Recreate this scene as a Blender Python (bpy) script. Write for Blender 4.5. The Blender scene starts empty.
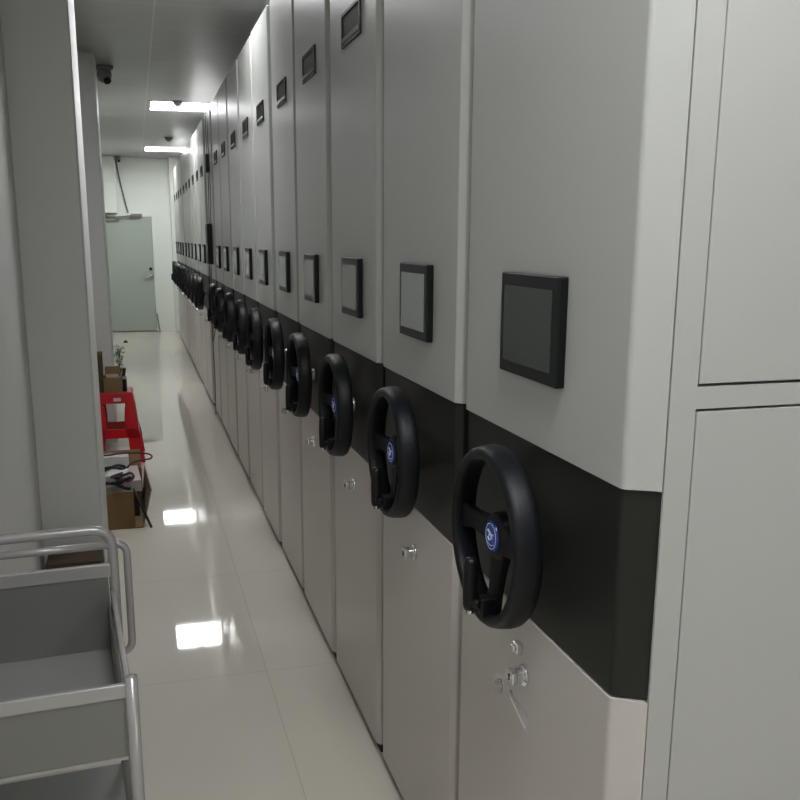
import bpy, bmesh, math, random
from mathutils import Vector, Matrix
random.seed(7)
PI = math.pi
C = bpy.context.scene.collection
sc = bpy.context.scene

# ------------------------------------------------------------------ materials
def mat(name, col, rough=0.5, metal=0.0, spec=0.5, bump=0.0, bscale=200.0, var=0.0, vscale=6.0, coat=0.0, emit=None, estr=0.0):
    m = bpy.data.materials.new(name); m.use_nodes = True
    nt = m.node_tree; b = nt.nodes['Principled BSDF']
    b.inputs['Base Color'].default_value = (*col, 1)
    b.inputs['Roughness'].default_value = rough
    b.inputs['Metallic'].default_value = metal
    b.inputs['Specular IOR Level'].default_value = spec
    b.inputs['Coat Weight'].default_value = coat
    b.inputs['Coat Roughness'].default_value = 0.12
    tc = nt.nodes.new('ShaderNodeTexCoord')
    if var > 0:
        n = nt.nodes.new('ShaderNodeTexNoise'); n.inputs['Scale'].default_value = vscale; n.inputs['Detail'].default_value = 4
        r = nt.nodes.new('ShaderNodeMix'); r.data_type = 'RGBA'
        r.inputs['A'].default_value = (*[c*(1-var) for c in col], 1); r.inputs['B'].default_value = (*[min(1, c*(1+var)) for c in col], 1)
        nt.links.new(tc.outputs['Object'], n.inputs['Vector']); nt.links.new(n.outputs['Fac'], r.inputs['Factor'])
        nt.links.new(r.outputs['Result'], b.inputs['Base Color'])
    if bump > 0:
        n2 = nt.nodes.new('ShaderNodeTexNoise'); n2.inputs['Scale'].default_value = bscale; n2.inputs['Detail'].default_value = 2
        bp = nt.nodes.new('ShaderNodeBump'); bp.inputs['Strength'].default_value = bump; bp.inputs['Distance'].default_value = 0.002
        nt.links.new(tc.outputs['Object'], n2.inputs['Vector']); nt.links.new(n2.outputs['Fac'], bp.inputs['Height'])
        nt.links.new(bp.outputs['Normal'], b.inputs['Normal'])
    if emit:
        b.inputs['Emission Color'].default_value = (*emit, 1); b.inputs['Emission Strength'].default_value = estr
    return m

GREY = (0.40, 0.405, 0.385)
M_panel = mat('grey_powder_coat', GREY, 0.34, 0, 0.5, 0.08, 350, 0.03, 3)
M_lower = mat('floor_bounce_powder_coat', (0.50, 0.462, 0.438), 0.34, 0, 0.5, 0.08, 350, 0.03, 3)  # same coat, lightened and warmed to include light bounced off the floor
M_body = mat('cabinet_body_grey', (0.40, 0.40, 0.385), 0.42, 0, 0.5, 0.1, 350, 0.02, 3)
M_band = mat('charcoal_band', (0.010, 0.010, 0.0085), 0.45, 0, 0.4, 0.05, 300)
M_black = mat('black_plastic', (0.004, 0.0043, 0.005), 0.45, 0, 0.3, 0.15, 400)
M_rubber = mat('black_wheel_leatherette', (0.0042, 0.0048, 0.0065), 0.48, 0, 0.28, 0.25, 260)
M_dark = mat('dark_recess', (0.015, 0.015, 0.014), 0.7)
M_screen = mat('screen_glass', (0.040, 0.048, 0.045), 0.22, 0, 0.6)
M_screen2 = mat('screen_glass_reflection_tint', (0.30, 0.315, 0.305), 0.2, 0, 0.8)  # base colour paled to stand in for the grazing reflection on the glass
M_bezel = mat('black_glass_bezel', (0.005, 0.0055, 0.007), 0.38, 0, 0.28)
M_chrome = mat('chrome', (0.72, 0.72, 0.72), 0.14, 1.0)
M_steel = mat('painted_tube_steel', (0.36, 0.35, 0.34), 0.25, 0.25, 0.5)
M_tray = mat('tray_steel', (0.19, 0.19, 0.178), 0.38, 0.3, 0.5, 0.05, 200)
M_blue = mat('emblem_blue', (0.02, 0.06, 0.36), 0.25)
M_silver = mat('emblem_silver', (0.6, 0.68, 0.85), 0.3, 0.2)
M_label = mat('label_card', (0.014, 0.014, 0.018), 0.6, 0, 0.2)
M_strip = mat('label_strip', (0.20, 0.20, 0.21), 0.25, 0.5)
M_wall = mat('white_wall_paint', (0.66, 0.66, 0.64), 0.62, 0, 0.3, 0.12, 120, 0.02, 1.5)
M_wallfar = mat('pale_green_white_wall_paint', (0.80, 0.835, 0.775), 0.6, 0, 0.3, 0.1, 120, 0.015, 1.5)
M_lit_side = mat('lit_side_wall_paint', (0.70, 0.70, 0.69), 0.5)  # wall paint lightened for the lit aisle sides of the columns
M_door = mat('pale_green_door_paint', (0.40, 0.455, 0.395), 0.4, 0, 0.5, 0.05, 100, 0.03, 2)
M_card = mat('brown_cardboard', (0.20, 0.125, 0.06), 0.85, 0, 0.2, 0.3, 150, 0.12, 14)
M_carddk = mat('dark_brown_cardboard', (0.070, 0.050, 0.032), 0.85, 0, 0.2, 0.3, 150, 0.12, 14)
M_cardlt = mat('pale_cardboard_flap', (0.33, 0.26, 0.20), 0.85, 0, 0.2, 0.3, 150, 0.1, 14)
M_red = mat('glossy_red_plastic', (0.52, 0.006, 0.012), 0.28, 0, 0.5, 0.05, 60)
M_paper = mat('pinkish_white_paper', (0.56, 0.50, 0.49), 0.7, 0, 0.3)
M_white = mat('white_plastic', (0.68, 0.68, 0.67), 0.45)
M_cable = mat('black_cable', (0.012, 0.010, 0.012), 0.45)
M_cablep = mat('maroon_cable', (0.07, 0.012, 0.03), 0.45)
M_cabgrey = mat('grey_cable', (0.16, 0.16, 0.16), 0.5)
M_leaf = mat('dusty_green_leaf', (0.10, 0.13, 0.06), 0.55, 0, 0.4, 0, 0, 0.3, 60)
M_petal = mat('cream_petal', (0.62, 0.60, 0.45), 0.6)
M_camera = mat('grey_camera_housing', (0.20, 0.20, 0.19), 0.4)
M_det = mat('detector_plastic', (0.40, 0.40, 0.39), 0.5)
M_led = mat('led_panel', (0.9, 0.9, 0.9), 0.5, emit=(0.97, 0.98, 1.0), estr=8.0)
M_led_dim = mat('dimmed_led_panel', (0.9, 0.9, 0.9), 0.5, emit=(0.97, 0.98, 1.0), estr=5.0)  # same kind of panel, emission lowered to calm overlit cabinet surfaces
M_led_dim2 = mat('soft_led_panel', (0.9, 0.9, 0.9), 0.5, emit=(0.97, 0.98, 1.0), estr=7.0)
M_led_off = mat('led_frame', (0.7, 0.7, 0.7), 0.4)

def grid_mat(name, col, line, rough, pitch, x0, y0, w, var, coat=0.0, spec=0.5, stripes=0.0, linec=0.40):
    """tiles in world XY with thin joints"""
    m = bpy.data.materials.new(name); m.use_nodes = True
    nt = m.node_tree; N = nt.nodes; L = nt.links; b = N['Principled BSDF']
    tc = N.new('ShaderNodeTexCoord'); sp = N.new('ShaderNodeSeparateXYZ'); L.new(tc.outputs['Object'], sp.inputs[0])
    def M(op, a, c=None):
        n = N.new('ShaderNodeMath'); n.operation = op
        for i, v in enumerate((a, c)):
            if v is None: continue
            if isinstance(v, (int, float)): n.inputs[i].default_value = v
            else: L.new(v, n.inputs[i])
        return n.outputs[0]
    def joint(src, o, p):
        f = M('FRACT', M('DIVIDE', M('SUBTRACT', src, o), p))
        d = M('MINIMUM', f, M('SUBTRACT', 1.0, f))
        return M('LESS_THAN', d, w/p)
    jx = joint(sp.outputs[0], x0, pitch[0]); jy = joint(sp.outputs[1], y0, pitch[1])
    j = M('MAXIMUM', jx, jy)
    n = N.new('ShaderNodeTexNoise'); n.inputs['Scale'].default_value = 2.2; n.inputs['Detail'].default_value = 6
    L.new(tc.outputs['Object'], n.inputs['Vector'])
    mx = N.new('ShaderNodeMix'); mx.data_type = 'RGBA'
    mx.inputs['A'].default_value = (*[c*(1-var) for c in col], 1); mx.inputs['B'].default_value = (*[c*(1+var) for c in col], 1)
    L.new(n.outputs['Fac'], mx.inputs['Factor'])
    m2 = N.new('ShaderNodeMix'); m2.data_type = 'RGBA'; m2.inputs['B'].default_value = (*line, 1)
    L.new(M('MULTIPLY', j, linec), m2.inputs['Factor']); L.new(mx.outputs['Result'], m2.inputs['A'])
    L.new(m2.outputs['Result'], b.inputs['Base Color'])
    b.inputs['Roughness'].default_value = rough; b.inputs['Specular IOR Level'].default_value = spec
    b.inputs['Coat Weight'].default_value = coat; b.inputs['Coat Roughness'].default_value = 0.02
    bp = N.new('ShaderNodeBump'); bp.inputs['Strength'].default_value = 0.35; bp.inputs['Distance'].default_value = 0.002; bp.invert = True
    n3 = N.new('ShaderNodeTexNoise'); n3.inputs['Scale'].default_value = 1.6; n3.inputs['Detail'].default_value = 1
    L.new(tc.outputs['Object'], n3.inputs['Vector'])
    L.new(M('ADD', j, M('MULTIPLY', n3.outputs['Fac'], stripes)), bp.inputs['Height']); L.new(bp.outputs['Normal'], b.inputs['Normal'])
    return m
M_floor = grid_mat('polished_cream_tile', (0.70, 0.668, 0.575), (0.20, 0.19, 0.17), 0.03, (1.0, 1.0), 0.38, 4.02, 0.0016, 0.04, 0.0, 0.85, 0.15, 0.28)
M_ceil = grid_mat('metal_ceiling_tile', (0.36, 0.365, 0.355), (0.75, 0.76, 0.75), 0.34, (0.6, 0.6), 0.18, 6.15, 0.005, 0.02, 0.0, 0.5, 0.0, 0.38)

# ------------------------------------------------------------------ mesh helpers
def obj(name, bm, m, parent=None, smooth=False, bevel=0.0, seg=2):
    bmesh.ops.recalc_face_normals(bm, faces=bm.faces[:])
    me = bpy.data.meshes.new(name); bm.to_mesh(me); bm.free()
    for mm in (m if isinstance(m, (list, tuple)) else [m]): me.materials.append(mm)
    o = bpy.data.objects.new(name, me); C.objects.link(o)
    if smooth:
        for p in me.polygons: p.use_smooth = True
    if bevel > 0:
        b = o.modifiers.new('bevel', 'BEVEL'); b.width = bevel; b.segments = seg; b.limit_method = 'ANGLE'; b.angle_limit = math.radians(40)
        for p in me.polygons: p.use_smooth = True
        w = o.modifiers.new('wn', 'WEIGHTED_NORMAL'); w.keep_sharp = True
    if parent is not None: o.parent = parent
    return o
def nb(): return bmesh.new()
def box(bm, x0, x1, y0, y1, z0, z1, mi=0):
    vs = [bm.verts.new((x, y, z)) for x in (x0, x1) for y in (y0, y1) for z in (z0, z1)]
    for q in ((0, 1, 3, 2), (4, 6, 7, 5), (0, 4, 5, 1), (2, 3, 7, 6), (0, 2, 6, 4), (1, 5, 7, 3)):
        f = bm.faces.new([vs[i] for i in q]); f.material_index = mi
    return vs
def prism(bm, pts, z0, z1, mi=0):
    a = [bm.verts.new((x, y, z0)) for x, y in pts]; b = [bm.verts.new((x, y, z1)) for x, y in pts]
    n = len(pts)
    fs = [bm.faces.new(a[::-1]), bm.faces.new(b)]
    for i in range(n): fs.append(bm.faces.new((a[i], a[(i+1) % n], b[(i+1) % n], b[i])))
    for f in fs: f.material_index = mi
def hull8(bm, lo, hi, mi=0):
    """lo, hi: four 3-D points each (same winding)"""
    a = [bm.verts.new(p) for p in lo]; b = [bm.verts.new(p) for p in hi]
    fs = [bm.faces.new(a[::-1]), bm.faces.new(b)]
    for i in range(4): fs.append(bm.faces.new((a[i], a[(i+1) % 4], b[(i+1) % 4], b[i])))
    for f in fs: f.material_index = mi
def tube(bm, pts, r, seg=12, closed=False, mi=0):
    P = [Vector(p) for p in pts]; n = len(P); rings = []
    up = None
    for i in range(n):
        if closed: t = (P[(i+1) % n]-P[i-1]).normalized()
        else: t = (P[min(i+1, n-1)]-P[max(i-1, 0)]).normalized()
        if up is None:
            up = t.orthogonal().normalized()
        else:
            up = (up - t*up.dot(t))
            up = up.normalized() if up.length > 1e-6 else t.orthogonal().normalized()
        s = t.cross(up)
        rr = r[i] if isinstance(r, (list, tuple)) else r
        rings.append([bm.verts.new(P[i]+rr*(math.cos(2*PI*k/seg)*up+math.sin(2*PI*k/seg)*s)) for k in range(seg)])
    for i in range(n if closed else n-1):
        a, b = rings[i], rings[(i+1) % n]
        for k in range(seg):
            f = bm.faces.new((a[k], a[(k+1) % seg], b[(k+1) % seg], b[k])); f.material_index = mi
    if not closed:
        bm.faces.new(rings[0][::-1]).material_index = mi; bm.faces.new(rings[-1]).material_index = mi
def smoothpath(pts, n=8):
    P = [Vector(p) for p in pts]; out = []
    for i in range(len(P)-1):
        p0 = P[max(i-1, 0)]; p1 = P[i]; p2 = P[i+1]; p3 = P[min(i+2, len(P)-1)]
        for k in range(n):
            t = k/n
            out.append(0.5*((2*p1)+(-p0+p2)*t+(2*p0-5*p1+4*p2-p3)*t*t+(-p0+3*p1-3*p2+p3)*t**3))
    out.append(P[-1]); return out
def fillet(pts, r, n=6):
    """polyline with rounded corners"""
    P = [Vector(p) for p in pts]; out = [P[0]]
    for i in range(1, len(P)-1):
        a = (P[i-1]-P[i]).normalized(); b = (P[i+1]-P[i]).normalized()
        s = P[i]+a*r; e = P[i]+b*r
        for k in range(n+1):
            t = k/n; out.append((1-t)**2*s+2*t*(1-t)*P[i]+t*t*e)
    out.append(P[-1]); return out
def lathe(bm, prof, axis='z', seg=24, c=(0, 0, 0), mi=0):
    """prof: (r, h) list; closed solid if r=0 at the ends"""
    c = Vector(c); rings = []
    for r, h in prof:
        row = []
        for k in range(seg):
            a = 2*PI*k/seg
            if axis == 'z': v = Vector((r*math.cos(a), r*math.sin(a), h))
            elif axis == 'x': v = Vector((h, r*math.cos(a), r*math.sin(a)))
            else: v = Vector((r*math.cos(a), h, r*math.sin(a)))
            row.append(bm.verts.new(c+v))
        rings.append(row)
    for a, b in zip(rings, rings[1:]):
        for k in range(seg):
            f = bm.faces.new((a[k], a[(k+1) % seg], b[(k+1) % seg], b[k])); f.material_index = mi
    bm.faces.new(rings[0][::-1]).material_index = mi; bm.faces.new(rings[-1]).material_index = mi
def thing(name, label, cat, loc=(0, 0, 0), rz=0.0, group=None):
    o = bpy.data.objects.new(name, None); C.objects.link(o); o.empty_display_size = 0.1
    o.location = loc; o.rotation_euler = (0, 0, rz); o['label'] = label; o['category'] = cat
    if group: o['group'] = group
    return o
def tag(o, label, cat, group=None, kind=None):
    o['label'] = label; o['category'] = cat
    if group: o['group'] = group
    if kind: o['kind'] = kind
    return o
def struct(name, bm, m, label=None, **k):
    o = obj(name, bm, m, **k); o['kind'] = 'structure'
    if label: o['label'] = label
    return o

# ------------------------------------------------------------------ dimensions
FX = 0.629          # plane of the cabinet fronts
YF = 15.72           # far wall
ZC = 2.80          # ceiling
WL = -0.465         # left wall
XR = 5.2; YB = -4.2

# ------------------------------------------------------------------ room shell
b = nb(); box(b, WL-0.2, XR+0.2, YB-0.2, YF+0.2, -0.1, 0.0); struct('floor', b, M_floor)
b = nb(); box(b, WL-0.2, XR+0.2, YB-0.2, YF+0.2, ZC, ZC+0.1); struct('ceiling', b, M_ceil)
b = nb(); box(b, WL-0.2, WL, YB-0.2, YF+0.2, 0, ZC); struct('wall_left', b, M_wall)
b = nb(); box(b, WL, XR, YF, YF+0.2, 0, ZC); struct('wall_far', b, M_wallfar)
b = nb(); box(b, WL, XR, YB-0.2, YB, 0, ZC); struct('wall_back', b, M_wall)
b = nb(); box(b, XR, XR+0.2, YB-0.2, YF+0.2, 0, ZC); struct('wall_right', b, M_wall)

def column(y0, y1, xr, label, mw=M_wall, n=0):
    t = thing('wall_column', label, 'column', (WL, y0, 0)); t['kind'] = 'structure'
    w = xr-WL
    bb = nb(); box(bb, 0.0, w-0.006, 0, y1-y0, 0, ZC); obj('column_shaft', bb, mw, t, bevel=0.004)
    bb = nb(); box(bb, w-0.0055, w, 0.002, y1-y0-0.002, 0.0, ZC-0.0); s = obj('side_face', bb, M_lit_side, t, bevel=0.002)
    return t
column(4.1, 4.6, -0.205, 'near grey-white square column beside the trolley, aisle side coloured lighter as if lit')
column(7.05, 7.45, -0.205, 'square column with the dome camera at its top, behind the red stool')
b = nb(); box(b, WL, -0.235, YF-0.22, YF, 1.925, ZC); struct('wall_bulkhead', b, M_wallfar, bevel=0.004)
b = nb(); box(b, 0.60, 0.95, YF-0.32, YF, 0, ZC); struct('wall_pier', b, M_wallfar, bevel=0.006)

# far door
t = thing('door_1', 'pale green flush door in the far wall at the end of the aisle', 'door', (-0.095, YF, 0)); t['kind'] = 'structure'
b = nb(); box(b, -0.36, 0.385, -0.045, 0, 0.012, 1.865); obj('door_leaf', b, M_door, t, bevel=0.003)
b = nb(); box(b, -0.369, -0.362, -0.055, 0, 0, 1.91); box(b, 0.39, 0.43, -0.055, 0, 0, 1.91); box(b, -0.362, 0.39, -0.055, 0, 1.87, 1.91); obj('door_frame', b, M_wallfar, t, bevel=0.003)
b = nb(); lathe(b, [(0.0, -0.05), (0.026, -0.05), (0.026, -0.062), (0.0, -0.062)], 'y', 16, (0.335, 0, 1.03)); obj('keyhole_plate', b, M_black, t)
b = nb(); lathe(b, [(0.0, -0.046), (0.03, -0.046), (0.03, -0.06), (0.012, -0.062), (0.012, -0.095), (0.0, -0.095)], 'y', 16, (0.345, 0, 0.915))
tube(b, fillet([(0.345, -0.09, 0.915), (0.33, -0.095, 0.915), (0.22, -0.09, 0.90)], 0.01), 0.012, 8); obj('door_handle', b, M_chrome, t, smooth=True)
b = nb(); box(b, -0.34, -0.12, -0.09, -0.05, 1.80, 1.85); box(b, 0.06, 0.24, -0.13, -0.05, 1.868, 1.915)
tube(b, [(-0.2, -0.08, 1.86), (0.12, -0.12, 1.89)], 0.009, 8); obj('door_closer', b, M_camera, t, bevel=0.004)
# thin rod leaning on the far wall right of the door
b = nb(); tube(b, [(0.335, YF-0.30, 0.008), (0.30, YF-0.012, 0.33)], 0.011, 8); tag(obj('leaning_rod', b, M_camera, smooth=True), 'thin dark rod leaning against the far wall beside the door', 'rod')
b = nb(); lathe(b, [(0.0, 0.0), (0.035, 0.0), (0.03, 0.012), (0.02, 0.03), (0.0, 0.034)], 'z', 16, (-0.205, 14.05, 0)); tag(obj('door_stop', b, M_black, smooth=True), 'small black door stop on the floor near the far door', 'door stop')

# ------------------------------------------------------------------ ceiling lights, cameras, detectors
def light(x, y, label, w=0.62, d=0.6, ml=None):
    t = thing('ceiling_light', label, 'ceiling light', (x, y, ZC), group='square led ceiling panels')
    bb = nb(); box(bb, -w/2, w/2, -d/2, -d/2+0.012, -0.008, -0.0005); box(bb, -w/2, w/2, d/2-0.012, d/2, -0.008, -0.0005)
    box(bb, -w/2, -w/2+0.012, -d/2+0.012, d/2-0.012, -0.008, -0.0005); box(bb, w/2-0.012, w/2, -d/2+0.012, d/2-0.012, -0.008, -0.0005); obj('frame', bb, M_led_off, t)
    bb = nb(); box(bb, -w/2+0.012, w/2-0.012, -d/2+0.012, d/2-0.012, -0.006, -0.0005); obj('diffuser', bb, ml or M_led, t)
light(0.525, 9.58, 'bright square ceiling light panel, the nearer of the two seen above the aisle')
light(0.525, 14.1, 'bright square ceiling light panel, the farther of the two, near the far wall')
light(0.505, 4.75, 'square ceiling light panel above the near cabinets, just out of the frame', ml=M_led_dim)
light(2.3, -1.50, 'added fill panel lighting the cabinet side doors, out of the frame', ml=M_led_dim)  # unseen fill, added to light the near end doors
light(0.36, 0.45, 'unseen ceiling panel placed overhead to brighten the near cabinet fronts', ml=M_led_dim2)  # out of view, placed here to brighten the near fronts and column
light(2.6, -2.60, 'added fill panel in the open room behind the camera, out of view')  # unseen fill, added for more light on the near end
light(2.3, 4.75, 'added fill panel above the nearest cabinets, hidden by their tops')  # unseen fill over the shelving, added to brighten the ceiling
light(2.3, 9.70, 'added fill panel above the middle cabinets, hidden by their tops')  # second added fill over the shelving, also for ceiling brightness

def detector(x, y, label):
    t = thing('smoke_detector', label, 'smoke detector', (x, y, ZC), group='round smoke detectors on the ceiling')
    bb = nb(); lathe(bb, [(0.0, -0.001), (0.052, -0.001), (0.052, -0.012), (0.0, -0.012)], 'z', 24); obj('mounting_base', bb, M_det, t, smooth=False)
    bb = nb(); lathe(bb, [(0.0, -0.012), (0.046, -0.012), (0.044, -0.028), (0.030, -0.042), (0.024, -0.052), (0.0, -0.054)], 'z', 24); obj('sensor_dome', bb, M_det, t, smooth=True)
detector(0.470, 9.22, 'round smoke detector hanging just before the nearer ceiling light')
detector(0.50, 12.5, 'round smoke detector between the two ceiling lights')

def sec_cam(x, y, s, label, z=ZC):
    t = thing('security_camera', label, 'security camera', (x, y, z))
    bb = nb(); lathe(bb, [(0.0, -0.001), (0.062*s, -0.001), (0.060*s, -0.022*s), (0.050*s, -0.030*s), (0.0, -0.030*s)], 'z', 24); obj('ceiling_mount', bb, M_camera, t, smooth=True)
    bb = nb(); bmesh.ops.create_uvsphere(bb, u_segments=24, v_segments=16, radius=0.052*s, matrix=Matrix.Translation((0, 0, -0.062*s))); h = obj('camera_ball', bb, M_camera, t, smooth=True)
    bb = nb(); d = Vector((0.35, -0.55, -0.75)).normalized()
    c0 = Vector((0, 0, -0.062*s)); tube(bb, [c0+d*0.036*s, c0+d*0.058*s], 0.026*s, 18); obj('lens', bb, M_black, h)
    return t
sec_cam(-0.150, 7.55, 1.1, 'grey dome security camera on the ceiling beside the square column')
sec_cam(-0.18, 15.5, 0.8, 'small dark security camera on the ceiling above the far door')
b = nb(); tube(b, smoothpath([(-0.215, YF-0.03, ZC-0.03), (-0.19, YF-0.02, 2.55), (-0.12, YF-0.02, 2.15), (-0.07, YF-0.03, 1.93)], 6), 0.012, 8)
tag(obj('camera_cable', b, M_cabgrey, smooth=True), 'grey cable running down slantwise from the far camera to the door top', 'cable')

# ------------------------------------------------------------------ cabinets
def cover_pts(y0, y1, x0, x1, rn, rf, n=6):
    """plan outline of a front cover; near edge: a small round, then a flat bevel face; far edge: rounded"""
    p = [(x1, y1)]
    for k in range(n+1):
        a = PI/2*k/n; p.append((x0+rf[0]*(1-math.sin(a)), y1-rf[1]+rf[1]*math.cos(a)))
    A = Vector((x0, y0+rn[1])); B = Vector((x0+rn[0], y0)); d = (B-A).normalized(); q = min(0.007, rn[1]*0.3)
    s0 = A+Vector((0, q)); e0 = A+d*q
    for k in range(5):
        t = k/4; v = (1-t)**2*s0+2*t*(1-t)*A+t*t*e0; p.append((v.x, v.y))
    q2 = 0.003; s1 = B-d*q2; e1 = B+Vector((q2, 0))
    for k in range(4):
        t = k/3; v = (1-t)**2*s1+2*t*(1-t)*B+t*t*e1; p.append((v.x, v.y))
    p.append((x1, y0)); return p

# handwheel shared meshes (built once, copied)
ZW = 1.029; ZL = 0.772
def make_wheel(parent):
    cx = -0.060
    bm_ = nb(); S = 56; P = 14; rings = []
    for i in range(S):
        a = 2*PI*i/S; row = []
        for k in range(P):
            q = 2*PI*k/P; cq, sq = math.cos(q), math.sin(q)
            ex = 0.024*math.copysign(abs(cq)**0.7, cq); er = 0.0115*math.copysign(abs(sq)**0.7, sq)
            R = 0.146+er
            # rim flares a little towards the cabinet
            R += ex*0.10
            row.append(bm_.verts.new((cx+ex, R*math.cos(a), ZW+R*math.sin(a))))
        rings.append(row)
    for i in range(S):
        A, B = rings[i], rings[(i+1) % S]
        for k in range(P): bm_.faces.new((A[k], A[(k+1) % P], B[(k+1) % P], B[k]))
    w = obj('handwheel', bm_, M_rubber, parent, smooth=True)
    # spokes: two level, one down
    for ang in (0, 180, 270):
        bb = nb(); a = math.radians(ang); u = Vector((0, math.cos(a), math.sin(a))); v = Vector((0, -math.sin(a), math.cos(a))); o0 = Vector((cx, 0, ZW))
        ks = []
        for (r, hw, xo, ht) in ((0.020, 0.030, -0.004, 0.010), (0.060, 0.021, -0.001, 0.009), (0.100, 0.018, 0.003, 0.008), (0.134, 0.024, 0.002, 0.010)):
            c = o0+u*r+Vector((xo+0.026*(1-r/0.134), 0, 0))
            ks.append([bb.verts.new(c+v*sv*hw+Vector((sx*ht, 0, 0))) for sv, sx in ((-1, -1), (1, -1), (1, 1), (-1, 1))])
        bb.faces.new(ks[0][::-1]); bb.faces.new(ks[-1])
        for A, B in zip(ks, ks[1:]):
            for k in range(4): bb.faces.new((A[k], A[(k+1) % 4], B[(k+1) % 4], B[k]))
        obj('spoke', bb, M_rubber, w, bevel=0.004)
    bb = nb(); lathe(bb, [(0.0, -0.006), (0.034, -0.006), (0.041, 0.0), (0.043, 0.034), (0.0, 0.036)], 'x', 28, (cx+0.006, 0, ZW)); obj('hub', bb, M_black, w, bevel=0.002)
    bb = nb(); lathe(bb, [(0.0, 0.0), (0.016, 0.0), (0.018, 0.005), (0.0215, 0.009), (0.0225, 0.014), (0.0215, 0.018), (0.0, 0.018)], 'x', 20, (cx+0.042, 0, ZW)); 
    obj('shaft', bb, M_steel, w, smooth=False)
    ex = cx
    bb = nb(); lathe(bb, [(0.0, 0), (0.027, 0), (0.026, -0.003), (0.0, -0.0035)], 'x', 28, (ex, 0, ZW), mi=0)
    # silver ring and a small curled wing-like mark
    tube(bb, [(ex-0.0035, 0.0225*math.cos(2*PI*k/28), ZW+0.0225*math.sin(2*PI*k/28)) for k in range(28)], 0.0006, 6, closed=True, mi=1)
    tube(bb, smoothpath([(ex-0.0038, 0.011, ZW+0.009), (ex-0.0038, 0.003, ZW+0.006), (ex-0.0038, -0.006, ZW-0.001), (ex-0.0038, 0.004, ZW-0.007), (ex-0.0038, 0.010, ZW-0.003)], 5), 0.0022, 6, mi=1)
    tube(bb, smoothpath([(ex-0.0038, -0.012, ZW+0.005), (ex-0.0038, -0.003, ZW+0.004), (ex-0.0038, 0.006, ZW+0.001)], 5), 0.0018, 6, mi=1)
    tube(bb, smoothpath([(ex-0.0038, 0.014, ZW-0.013), (ex-0.0038, 0.0, ZW-0.016), (ex-0.0038, -0.013, ZW-0.012)], 5), 0.0009, 6, mi=1)
    obj('emblem', bb, [M_blue, M_silver], w)['label'] = 'round blue emblem with a silver mark at the hub'
    # folding grip
    bb = nb(); gx, gy = cx-0.037, 0.004
    lathe(bb, [(0.0, -0.131), (0.0105, -0.131), (0.0125, -0.123), (0.0130, -0.084), (0.0118, -0.046), (0.0095, -0.038), (0.0, -0.036)], 'z', 18, (gx, gy, ZW)); obj('folding_grip', bb, M_black, w, smooth=True)
    bb = nb(); box(bb, cx-0.028, cx-0.002, -0.030, -0.004, ZW-0.136, ZW-0.102)
    tube(bb, [(cx-0.026, -0.016, ZW-0.116), (gx, gy, ZW-0.118)], 0.0085, 12); obj('grip_hinge', bb, M_black, w, bevel=0.003)
    bb = nb(); lathe(bb, [(0.0, -0.138), (0.0075, -0.138), (0.0075, -0.130), (0.0, -0.130)], 'z', 12, (gx, gy, ZW)); tube(bb, [(gx+0.012, gy-0.016, ZW-0.119), (gx+0.026, gy-0.026, ZW-0.116)], 0.006, 10); obj('hinge_pin', bb, M_chrome, w)
    return w
def make_lock(parent, z=ZL):
    bb = nb(); lathe(bb, [(0.0, 0.0), (0.020, 0.0), (0.020, -0.004), (0.0145, -0.007), (0.0145, -0.018), (0.0, -0.018)], 'x', 20, (0, 0, z)); l = obj('cam_lock', bb, M_chrome, parent, bevel=0.001)
    bb = nb(); prism_pts = [(-0.0135, -0.009), (0.0135, -0.009), (0.0135, 0.009), (-0.0135, 0.009)]
    box(bb, -0.030, -0.018, -0.0145, 0.0145, z-0.012, z+0.012); obj('lock_knob', bb, M_chrome, l, bevel=0.003)
    bb = nb(); box(bb, -0.0315, -0.0295, -0.0015, 0.0015, z-0.006, z+0.006); obj('keyhole', bb, M_dark, l)
    return l
def make_display(parent, w=0.216, y=-0.015, ms=None):
    z0, z1 = 1.303, 1.473
    bb = nb(); box(bb, -0.016, 0.0, y-w/2, y+w/2, z0, z1); d = obj('touch_display', bb, M_bezel, parent, bevel=0.003)
    d['label'] = 'black framed touch display'
    bb = nb(); box(bb, -0.0172, -0.0158, y-w/2+0.022, y+w/2-0.018, z0+0.021, z1-0.021); obj('screen', bb, ms or M_screen2, d)
    return d
def make_labelholder(parent):
    bb = nb(); z0, z1 = 2.075, 2.168; w = 0.115
    box(bb, -0.006, 0, -w, w, z0, z0+0.010); box(bb, -0.006, 0, -w, w, z1-0.008, z1)
    box(bb, -0.006, 0, -w, -w+0.008, z0+0.010, z1-0.008); box(bb, -0.006, 0, w-0.008, w, z0+0.010, z1-0.008)
    h = obj('label_holder', bb, M_black, parent)
    bb = nb(); box(bb, -0.003, 0, -w+0.008, w-0.008, z0+0.010, z1-0.008); obj('label_card', bb, M_label, h)
    bb = nb(); box(bb, -0.0075, -0.003, -w+0.010, w-0.010, z0+0.011, z0+0.024); obj('metal_strip', bb, M_strip, h)
    return h

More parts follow.
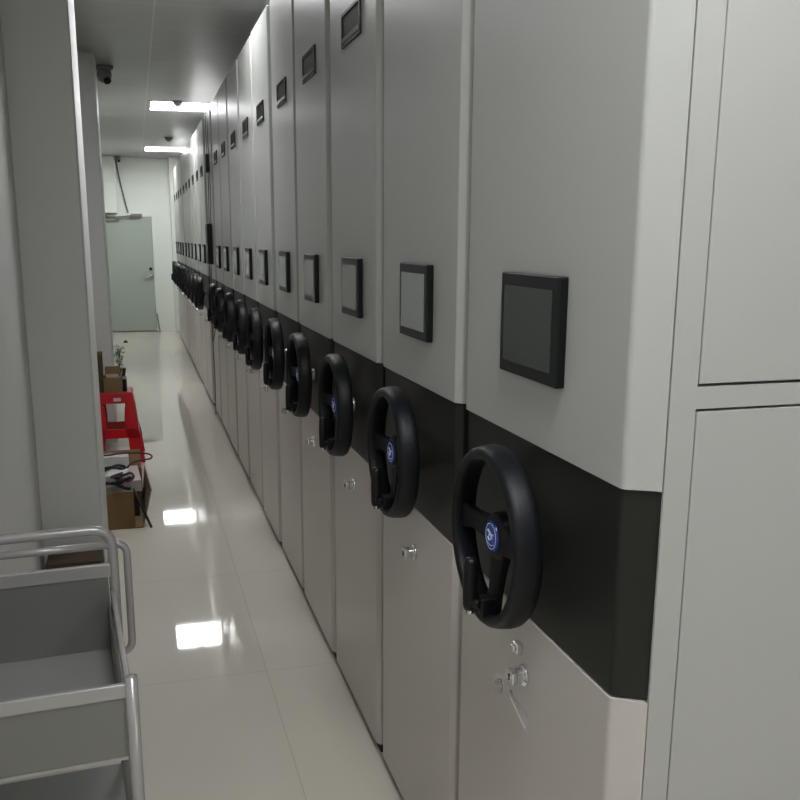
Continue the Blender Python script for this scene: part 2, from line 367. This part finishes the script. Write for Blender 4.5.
XD = 2.9   # depth of the shelving run
def make_cabinet(label, y0=-0.285, y1=0.304, rn=(0.012, 0.014), rf=(0.006, 0.006), body_y=0.03, cd=0.036):
    t = thing('mobile_shelving_cabinet', label, 'cabinet', (FX, 0, 0), group='mobile shelving cabinets in the row')
    bb = nb(); box(bb, 0.036 if body_y > 0.025 else 0.047, XD, y0+body_y, y1-0.03, 0.035, 2.535); obj('body', bb, M_body, t)
    bb = nb(); prism(bb, cover_pts(y0, y1, 0.0, cd, rn, rf), 1.193, 2.545); obj('upper_panel', bb, M_panel, t, bevel=0.0015, seg=1)
    bb = nb(); prism(bb, cover_pts(y0+0.004, y1-0.004, 0.004, cd, rn, rf), 0.882, 1.190); o = obj('band_panel', bb, M_band, t); o['label'] = 'charcoal band across the front behind the wheel'
    for p in o.data.polygons: p.use_smooth = False
    bb = nb(); prism(bb, cover_pts(y0, y1, 0.001, cd, rn, rf), 0.032, 0.879); obj('lower_panel', bb, M_lower, t, bevel=0.0015, seg=1)
    bb = nb(); box(bb, 0.015, XD, y0+0.012, y1-0.012, 0.0, 0.034); obj('base_rail', bb, M_dark, t)
    return t
def copy_tree(o, parent=None):
    c = o.copy(); C.objects.link(c)
    if parent is not None: c.parent = parent
    for ch in list(o.children): copy_tree(ch, c)
    return c

# first cabinet (widest seen, side doors towards the camera)
Y1C = 1.385; NY = 1.049-Y1C
c1 = make_cabinet('nearest grey cabinet, with side doors, dark screen and key in its lock', NY, 0.308, (0.044, 0.024), (0.006, 0.006), 0.024, 0.0465)
c1.location.y = Y1C
make_display(c1, 0.227, -0.013, M_screen); make_labelholder(c1); make_wheel(c1)
lk = make_lock(c1, 0.772)
lk.location.y = -0.02
# side frame and doors of the near end
sx0 = 0.0432; yb = NY; bays = 3; stile = 0.040; dw = 0.90
bb = nb(); x = sx0+0.0065
zlo = (0.10, 1.304); zhi = (1.336, 2.48)
xs = []
for k in range(bays+1):
    box(bb, x, x+stile, yb, yb+0.024, 0.035, 2.535); xs.append(x+stile)
    x += stile+dw
for k in range(bays):
    a = xs[k]; 
    for z0, z1 in ((0.035, 0.10), (1.305, 1.335), (2.48, 2.535)): box(bb, a, a+dw, yb, yb+0.024, z0, z1)
obj('side_frame', bb, M_body, c1)
for k in range(bays):
    for z0, z1 in (zlo, zhi):
        bb = nb(); box(bb, xs[k]+0.0028, xs[k]+dw-0.0028, yb+0.0005, yb+0.018, z0+0.0028, z1-0.0028)
        d = obj('side_door', bb, M_body, c1, bevel=0.0015)
# key and ring
bb = nb(); box(bb, -0.040, -0.0316, -0.0012, 0.0012, 0.767, 0.777)
lathe(bb, [(0.0, -0.0013), (0.012, -0.0013), (0.012, 0.0013), (0.0, 0.0013)], 'y', 18, (-0.046, 0, 0.770)); k = obj('key', bb, M_chrome, lk); k['label'] = 'silver key in the lock'
bb = nb(); tube(bb, [(-0.043+0.013*math.cos(q)*0.6, 0.013*math.cos(q), 0.757+0.013*math.sin(q)) for q in [2*PI*i/20 for i in range(20)]], 0.0012, 6, closed=True)
hull8(bb, [(-0.040, -0.030, 0.752), (-0.030, -0.006, 0.752), (-0.028, -0.007, 0.752), (-0.038, -0.031, 0.752)], [(-0.030, -0.072, 0.712), (-0.012, -0.048, 0.712), (-0.010, -0.049, 0.712), (-0.028, -0.073, 0.712)]); obj('key_tag', bb, M_steel, lk)
bb = nb(); box(bb, -0.012, 0, -0.011, 0.011, 0.806, 0.826); box(bb, -0.018, -0.012, -0.006, 0.006, 0.810, 0.822); obj('latch_button', bb, M_chrome, c1, bevel=0.002)

ORD = ['', 'nearest', 'second', 'third', 'fourth', 'fifth', 'sixth', 'seventh', 'eighth', 'ninth', 'tenth', 'eleventh']
c2 = make_cabinet('second grey cabinet from the near end, with reflection-paled screen and black handwheel')
c2.location.y = Y1C+0.645
make_display(c2); make_labelholder(c2); make_wheel(c2); make_lock(c2)
for i in range(2, 10):
    c = copy_tree(c2); c.location.y = Y1C+0.645*i
    c.location.x = FX+random.uniform(-0.003, 0.004)
    c['label'] = '%s grey cabinet with handwheel counted from the near end' % ORD[i+1]
for i in range(10):
    c = copy_tree(c2); c.location.y = 8.665+0.645*i
    c.location.x = FX+random.uniform(-0.002, 0.004)
    c['label'] = ('%s grey handwheel cabinet beyond the black control box' % ORD[i+1] if i else 'grey handwheel cabinet next beyond the one with the black control box') if i < 9 else 'farthest grey handwheel cabinet of the row, next to the far wall'
# the fixed cabinet that carries the black box
cf = make_cabinet('grey cabinet without a handwheel, carrying the black control box')
cf.location.y = 7.86; cf['group'] = 'mobile shelving cabinets in the row'
bb = nb(); box(bb, -0.030, 0, -0.06, 0.06, 2.06, 2.20); obj('label_plate', bb, M_black, cf, bevel=0.002)
t = thing('control_box', 'tall black control box mounted on the cabinet front, cables above and below', 'control box', (FX, 7.86, 1.315))
b = nb(); box(b, -0.042, -0.0015, -0.09, 0.09, 0.0, 0.33); obj('casing', b, M_black, t, bevel=0.006)
b = nb(); box(b, -0.045, -0.042, -0.07, 0.07, 0.17, 0.30); obj('cover_plate', b, M_bezel, t)
CYF = 7.86
def hang(name, pts, r, m, label):
    b = nb(); tube(b, smoothpath([(FX+x, CYF+y, z) for x, y, z in pts], 6), r, 6); tag(obj(name, b, m, smooth=True), label, 'cable')
hang('power_cable', [(-0.012, 0.05, 1.646), (-0.006, 0.03, 2.0), (-0.008, 0.07, 2.3), (-0.007, 0.05, 2.535), (0.02, 0.05, 2.553), (0.10, 0.05, 2.553)], 0.0035, M_cable, 'thin black cable from the cabinet top to the far side of the control box')
hang('signal_cable', [(-0.012, -0.05, 1.646), (-0.006, -0.13, 1.85), (-0.008, -0.10, 2.2), (-0.007, -0.13, 2.535), (0.02, -0.13, 2.553), (0.10, -0.13, 2.553)], 0.003, M_cable, 'thin black cable from the cabinet top to the near side of the control box')
hang('floor_cable', [(-0.008, 0.05, 1.312), (-0.010, 0.09, 0.95), (-0.012, 0.03, 0.80), (-0.012, 0.11, 0.60), (-0.012, 0.05, 0.35), (-0.012, 0.10, 0.006)], 0.0045, M_cabgrey, 'thin dark cable looping down from the control box to the floor')
hang('looped_cable', [(-0.03, -0.05, 1.312), (-0.03, -0.12, 1.12), (-0.035, -0.15, 0.80), (-0.04, -0.24, 0.68), (-0.02, -0.29, 0.80), (-0.008, -0.24, 0.90)], 0.0045, M_cabgrey, 'short grey cable hanging in a loop under the control box')

# ------------------------------------------------------------------ trolley
ct = thing('service_trolley', 'grey steel trolley with a rounded rail hoop, left of the aisle before the near column', 'trolley', (-0.092, 2.20, 0), math.radians(4.5))
W = 0.34; D = 0.52; zt = 0.838; r = 0.0125
def hoop(y, x0, x1, zt, zb, rr=0.07): return fillet([(x0, y, zb), (x0, y, zt), (x1, y, zt), (x1, y, zb)], rr, 8)
b = nb(); tube(b, hoop(0, -W, 0, zt, 0.08, 0.05), r, 14); obj('handle_hoop', b, M_steel, ct, smooth=True)
b = nb(); tube(b, [(-W, 0, zt-0.040), (0, 0, zt-0.040)], 0.0095, 12); obj('guard_rail', b, M_steel, ct, smooth=True)
b = nb(); box(b, -W+0.008, -0.008, -0.010, 0.004, zt-0.121, zt-0.086); obj('tray_rim', b, M_steel, ct, bevel=0.003)
for a in ((-W+0.008, -0.008, -D, -D+0.012), (-0.012, 0.0, -D+0.012, -0.010), (-W, -W+0.012, -D+0.012, -0.010)):
    b = nb(); box(b, *a, 0.655, 0.685); obj('tray_rim', b, M_steel, ct, bevel=0.003)
b = nb(); x0, x1 = -W+0.014, -0.014
box(b, x0, x1, -0.006, -0.001, 0.53, zt-0.121); obj('back_panel', b, M_tray, ct)
for a in ((x0, x0+0.005, -D+0.006, -0.006), (x1-0.005, x1, -D+0.006, -0.006), (x0+0.005, x1-0.005, -D+0.004, -D+0.009)):
    b = nb(); box(b, *a, 0.53, 0.655); obj('side_panel', b, M_tray, ct)
b = nb(); box(b, x0, x1, -D+0.004, -0.001, 0.522, 0.529); obj('upper_tray', b, M_steel, ct)
b = nb(); box(b, -W+0.012, -0.012, -D+0.012, -0.012, 0.20, 0.215); obj('lower_shelf', b, M_tray, ct, bevel=0.002)
for xx in (-W, 0):
    b = nb(); tube(b, [(xx, -D, 0.08), (xx, -D, 0.70)], r, 12); obj('leg', b, M_steel, ct, smooth=True)
b = nb(); tube(b, fillet([(0.0, 0.030, zt-0.048), (0.035, 0.030, zt-0.048), (0.035, 0.030, zt-0.34), (0.0, 0.030, zt-0.34)], 0.034, 8), 0.0095, 12); obj('side_handle', b, M_steel, ct, smooth=True)
for xx in (-W, 0):
    for yy in (0, -D):
        b = nb(); lathe(b, [(0.0, -0.012), (0.033, -0.012), (0.037, -0.006), (0.037, 0.006), (0.033, 0.012), (0.0, 0.012)], 'y', 20, (xx, yy, 0.038))
        cst = obj('caster', b, M_black, ct, smooth=False)
        b = nb(); box(b, xx-0.014, xx+0.014, yy-0.018, yy-0.013, 0.03, 0.085); box(b, xx-0.014, xx+0.014, yy+0.013, yy+0.018, 0.03, 0.085); box(b, xx-0.014, xx+0.014, yy-0.018, yy+0.018, 0.078, 0.085); obj('caster_fork', b, M_chrome, cst)
# low cardboard carton at the foot of the column
t = thing('flat_carton', 'low dark brown carton on the floor against the near column, seen through the trolley rails', 'carton', (-0.437, 3.86, 0))
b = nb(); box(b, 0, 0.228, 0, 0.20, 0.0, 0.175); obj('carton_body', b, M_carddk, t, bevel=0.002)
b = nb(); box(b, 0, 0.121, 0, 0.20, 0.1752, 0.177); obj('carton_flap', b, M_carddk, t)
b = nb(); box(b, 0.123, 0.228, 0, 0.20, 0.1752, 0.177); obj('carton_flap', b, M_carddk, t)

# ------------------------------------------------------------------ big open box behind the near column
def open_box(name, label, loc, w, d, h, rz, flaps, m_out=M_card):
    t = thing(name, label, 'box', loc, rz); th = 0.005
    b = nb(); box(b, 0, w, 0, d, 0, th)
    box(b, 0, w, 0, th, th, h); box(b, 0, w, d-th, d, th, h); box(b, 0, th, th, d-th, th, h); box(b, w-th, w, th, d-th, th, h)
    obj('box_body', b, m_out, t)
    for side, ang, ln in flaps:
        b = nb(); a = math.radians(ang)
        dx, dz = ln*math.cos(a), ln*math.sin(a)
        if side == 'r': lo = [(w-0.002, 0.004, h), (w+0.003, 0.004, h), (w+0.003, d-0.004, h), (w-0.002, d-0.004, h)]; off = Vector((dx, 0, dz))
        if side == 'l': lo = [(-0.003, 0.004, h), (0.002, 0.004, h), (0.002, d-0.004, h), (-0.003, d-0.004, h)]; off = Vector((-dx, 0, dz))
        if side == 'n': lo = [(0.004, -0.003, h), (w-0.004, -0.003, h), (w-0.004, 0.002, h), (0.004, 0.002, h)]; off = Vector((0, -dx, dz))
        if side == 'f': lo = [(0.004, d-0.002, h), (w-0.004, d-0.002, h), (w-0.004, d+0.003, h), (0.004, d+0.003, h)]; off = Vector((0, dx, dz))
        hull8(b, lo, [tuple(Vector(p)+off) for p in lo]); obj('flap', b, M_cardlt if side in 'rl' else m_out, t)
    return t
BX, BY = -0.44, 4.84
bt = thing('cardboard_box', 'open brown cardboard box of papers and cables on the floor behind the near column', 'box', (BX, BY, 0))
bw_, bd_, bh_, th_ = 0.41, 0.55, 0.20, 0.006
b = nb(); box(b, 0, bw_, 0, bd_, 0, th_); box(b, 0, 0.364, 0, th_, th_, bh_); box(b, 0, th_, th_, bd_-th_, th_, bh_); box(b, 0, bw_, bd_-th_, bd_, th_, bh_)
obj('box_body', b, M_card, bt)
b = nb(); hull8(b, [(bw_-th_, 0.0, th_), (bw_, 0.0, th_), (bw_, bd_-th_-0.001, th_), (bw_-th_, bd_-th_-0.001, th_)], [(bw_+0.046, 0.0, bh_+0.012), (bw_+0.052, 0.0, bh_+0.012), (bw_+0.022, bd_-th_-0.001, bh_+0.012), (bw_+0.016, bd_-th_-0.001, bh_+0.012)])
o = obj('side_flap', b, M_cardlt, bt); o['label'] = 'paler side leaning outwards'
b = nb(); hull8(b, [(0.004, bd_-0.004, bh_), (bw_-0.004, bd_-0.004, bh_), (bw_-0.004, bd_+0.002, bh_), (0.004, bd_+0.002, bh_)], [(0.004, bd_+0.09, bh_+0.09), (bw_-0.004, bd_+0.09, bh_+0.09), (bw_-0.004, bd_+0.096, bh_+0.09), (0.004, bd_+0.096, bh_+0.09)])
obj('flap', b, M_card, bt)
# papers and cables in the box
def slab(name, c, w, d, h, rot, m, label, cat, group=None):
    b = nb(); box(b, -w/2, w/2, -d/2, d/2, 0, h); o = obj(name, b, m, bevel=0.0015); o.location = c; o.rotation_euler = rot
    return tag(o, label, cat, group)
slab('box_shade_block', (-0.215, 5.20, 0.0065), 0.31, 0.33, 0.145, (0, 0, 0.06), M_dark, 'dark block under the papers, standing for shade inside the open cardboard box', 'carton')  # dark block added to imitate the shaded interior of the box
slab('paper_stack', (-0.208, 5.20, 0.152), 0.33, 0.35, 0.064, (0, 0, 0.06), M_paper, 'layer of pinkish white papers on top in the open cardboard box', 'paper')
slab('white_package', (-0.160, 5.10, 0.2165), 0.10, 0.17, 0.035, (0, 0, -0.2), M_white, 'white flat package lying on the papers in the cardboard box', 'package')
slab('white_carton', (-0.225, 5.31, 0.2165), 0.25, 0.10, 0.085, (0, 0, 0.05), M_white, 'white carton at the back of the open cardboard box, before the stool', 'carton')
def cable(name, pts, r, m, label):
    b = nb(); tube(b, smoothpath(pts, 7), r, 8); return tag(obj(name, b, m, smooth=True), label, 'cable')
zb = 0.222
cable('black_cable', [(-0.26, 4.93, 0.225), (-0.21, 4.90, 0.245), (-0.15, 4.93, 0.235), (-0.10, 4.97, 0.25), (-0.09, 4.92, 0.262), (-0.13, 4.885, 0.262), (-0.16, 4.89, 0.240), (-0.11, 4.885, 0.215), (-0.094, 4.87, 0.215)], 0.010, M_cable, 'thick black cable tangled over the near edge of the cardboard box')
cable('maroon_cable', [(-0.17, 4.98, 0.250), (-0.12, 4.94, 0.275), (-0.085, 4.93, 0.285), (-0.072, 4.91, 0.268), (-0.10, 4.90, 0.25), (-0.15, 4.92, 0.268), (-0.19, 4.96, 0.262), (-0.13, 5.00, 0.272)], 0.007, M_cablep, 'maroon cable coiled at the right corner of the cardboard box')
cable('looped_strap', [(-0.30, 5.32, 0.309), (-0.22, 5.29, 0.309), (-0.14, 5.32, 0.309), (-0.05, 5.30, 0.311), (0.010, 5.28, 0.306), (0.032, 5.27, 0.293), (0.018, 5.26, 0.280), (-0.04, 5.25, 0.278), (-0.09, 5.235, 0.262), (-0.12, 5.21, 0.225)], 0.0055, M_cablep, 'dark looped cable sticking out over the far right of the box')
cable('dark_cable', [(-0.33, 5.20, 0.223), (-0.27, 5.16, 0.235), (-0.22, 5.225, 0.240), (-0.17, 5.21, 0.262), (-0.13, 5.22, 0.255), (-0.11, 5.17, 0.240), (-0.17, 5.16, 0.265), (-0.24, 5.19, 0.255)], 0.009, M_cable, 'black cable bundle lying on the papers at the back of the box')
b = nb(); tube(b, [(-0.075, 4.835, 0.225), (0.008, 4.800, 0.010)], 0.007, 8); tag(obj('black_rod', b, M_cable, smooth=True), 'black rod leaning on the open front of the cardboard box', 'rod')
b = nb(); bmesh.ops.create_uvsphere(b, u_segments=14, v_segments=10, radius=0.038, matrix=Matrix.Translation((-0.278, 5.07, 0.243)) @ Matrix.Diagonal((1.3, 1.2, 0.75, 1)))
tag(obj('black_mouse', b, M_black, smooth=True), 'rounded black gadget on the papers beside the near column', 'gadget')
b = nb(); box(b, -0.17, -0.13, 4.975, 5.02, 0.222, 0.25); tag(obj('adapter', b, mat('teal_plastic', (0.10, 0.24, 0.26), 0.5), bevel=0.004), 'small pale teal plug adapter between the cables in the box', 'adapter')

# ------------------------------------------------------------------ red stool
SX, SY = -0.192, 6.52
st = thing('plastic_stool', 'glossy red plastic stool standing before the square column', 'stool', (SX, SY, 0))
HS = 0.49; tw = 0.125; bw = 0.178
def ring_at(z):
    f = z/HS; return bw+(tw-bw)*f
def qd(bm_, pts, n, th, mi=0):
    a = [Vector(p) for p in pts]; n = Vector(n)*th
    hull8(bm_, [tuple(p) for p in a], [tuple(p-n) for p in a], mi)
b = nb()
box(b, -tw, tw, -tw, tw, HS-0.012, HS); obj('seat', b, M_red, st, bevel=0.012, seg=4)
# four faces: each framed by two legs with a window, a rung, and a lower opening
for k in range(4):
    R = Matrix.Rotation(k*PI/2, 4, 'Z')
    def P(u, z): return tuple(R @ Vector((u*ring_at(z), -ring_at(z), z)))
    nrm = R @ Vector((0, -1, 0))
    def quad(b, u0, u1, z0, z1, u2=None, u3=None):
        u2 = u0 if u2 is None else u2; u3 = u1 if u3 is None else u3
        qd(b, [P(u0, z0), P(u1, z0), P(u3, z1), P(u2, z1)], nrm, 0.006)
    b = nb(); quad(b, -0.995, 0.995, 0.415, HS-0.006); obj('apron', b, M_red, st)
    b = nb(); quad(b, -0.99, 0.99, 0.175, 0.235); obj('rung', b, M_red, st)
    for sg in (-1, 1):
        b = nb(); e = lambda a, c: (a, c) if sg > 0 else (-c, -a)
        zz = [(0.0, 0.50), (0.02, 0.52), (0.175, 0.50), (0.235, 0.40), (0.30, 0.42), (0.39, 0.50), (0.416, 0.72)]
        cols = []
        for z, u in zz:
            o = 1.05 if z < 0.18 else 1.0
            a, c = e(u, o)
            p, q = Vector(P(a, z)), Vector(P(c, z)); cols.append([b.verts.new(p), b.verts.new(q), b.verts.new(q-nrm*0.006), b.verts.new(p-nrm*0.006)])
        b.faces.new(cols[0][::-1]); b.faces.new(cols[-1])
        for A, B in zip(cols, cols[1:]):
            for q in range(4): b.faces.new((A[q], A[(q+1) % 4], B[(q+1) % 4], B[q]))
        obj('leg_panel', b, M_red, st)
b = nb(); box(b, -0.004, 0.044, -0.142, -0.136, 0.432, 0.455); o = obj('sticker', b, M_paper, st); o['label'] = 'small pale sticker under the seat edge'

# things standing on the stool
ob = open_box('small_cardboard_box', 'small open brown cardboard box on top of the red stool', (SX-0.064, SY-0.12, HS+0.001), 0.116, 0.21, 0.10, 0.0, [('f', 35, 0.08), ('r', 75, 0.03)])
b = nb(); box(b, -0.016, 0.016, -0.10, 0.10, 0, 0.26); o = obj('cardboard_sheet', b, M_carddk, bevel=0.001); o.location = (SX-0.084, SY, HS+0.001); o.rotation_euler = (0, 0.0, 0)
tag(o, 'dark brown cardboard slab standing upright at the left on the red stool', 'cardboard')
b = nb(); box(b, 0, 0.030, -0.09, 0.07, 0, 0.085); o = obj('black_case', b, M_black, bevel=0.004); o.location = (SX+0.058, SY+0.0, HS+0.001)
tag(o, 'narrow black case beside the small box on the red stool', 'case')
b = nb(); box(b, -0.045, 0.045, -0.07, 0.07, 0, 0.10); o = obj('paper_bundle', b, M_cardlt, bevel=0.004); o.location = (SX-0.006, SY-0.02, HS+0.007); o.rotation_euler = (0, 0, 0.1)
tag(o, 'crumpled tan paper bundle inside the small box on the stool', 'paper')

# small potted plant on a stand farther along the wall
pt = thing('potted_plant', 'small plant with pale flowers in a dark pot, just beyond the square column', 'plant', (-0.205, 9.2, 0))
b = nb(); lathe(b, [(0.0, 0), (0.05, 0), (0.052, 0.17), (0.0, 0.17)], 'z', 16); obj('stand', b, M_white, pt, smooth=False)
b = nb(); lathe(b, [(0.0, 0.171), (0.042, 0.171), (0.062, 0.275), (0.056, 0.28), (0.0, 0.275)], 'z', 18); obj('pot', b, M_black, pt, smooth=True)
b = nb()
for k in range(90):
    a = random.uniform(0, 2*PI); h = random.uniform(0.29, 0.50); rr = random.uniform(0.005, 0.045); l = random.uniform(0.018, 0.030)
    c = Vector((rr*math.cos(a), rr*math.sin(a), h)); d = Vector((math.cos(a), math.sin(a), random.uniform(-0.3, 0.8))).normalized(); s = d.orthogonal().normalized()*l*0.3
    vs = [b.verts.new(c), b.verts.new(c+d*l*0.5+s), b.verts.new(c+d*l), b.verts.new(c+d*l*0.5-s)]; b.faces.new(vs)
    if k % 4 == 0: tube(b, [(0, 0, 0.27), tuple(c*0.5+Vector((0, 0, 0.14))), tuple(c)], 0.0025, 5)
obj('foliage', b, M_leaf, pt)
b = nb()
for k in range(14):
    a = random.uniform(0, 2*PI); rr = random.uniform(0.0, 0.035); h = random.uniform(0.30, 0.42)
    bmesh.ops.create_icosphere(b, subdivisions=1, radius=0.014, matrix=Matrix.Translation((rr*math.cos(a), rr*math.sin(a), h)))
obj('flowers', b, M_petal, pt, smooth=True)

# ------------------------------------------------------------------ camera
F, CX, CY, H = 905.0, 376.0, 435.0, 1.53
VX, VY = 134.0, 238.0
Yc = Vector((VX-CX, VY-CY, F)).normalized()          # world +Y in camera coords (x right, y down, z forward)
Uc = Vector((0, -F, -(CY-VY))).normalized()
Uc = (Uc-Yc*Uc.dot(Yc)).normalized()
Xc = Yc.cross(Uc)
if Xc.x < 0: Xc = -Xc
Mw = Matrix((Xc, Yc, Uc))                            # world = Mw @ cam
right = Mw @ Vector((1, 0, 0)); up = Mw @ Vector((0, -1, 0)); back = Mw @ Vector((0, 0, -1))
cam = bpy.data.cameras.new('camera'); co = bpy.data.objects.new('camera', cam); C.objects.link(co)
co.matrix_world = Matrix(((right.x, up.x, back.x, 0), (right.y, up.y, back.y, 0), (right.z, up.z, back.z, H), (0, 0, 0, 1)))
cam.sensor_width = 36; cam.lens = 36*F/800; cam.shift_x = (400-CX)/800; cam.shift_y = (CY-400)/800; cam.clip_start = 0.02
sc.camera = co

# ------------------------------------------------------------------ world and view
w = bpy.data.worlds.new('world'); sc.world = w; w.use_nodes = True
w.node_tree.nodes['Background'].inputs[0].default_value = (0.6, 0.65, 0.7, 1); w.node_tree.nodes['Background'].inputs[1].default_value = 0.0
vs = sc.view_settings; sc.display_settings.display_device = 'sRGB'
vs.view_transform = 'Standard'; vs.look = 'None'; vs.gamma = 1; vs.use_curve_mapping = False
vs.exposure = 2.1
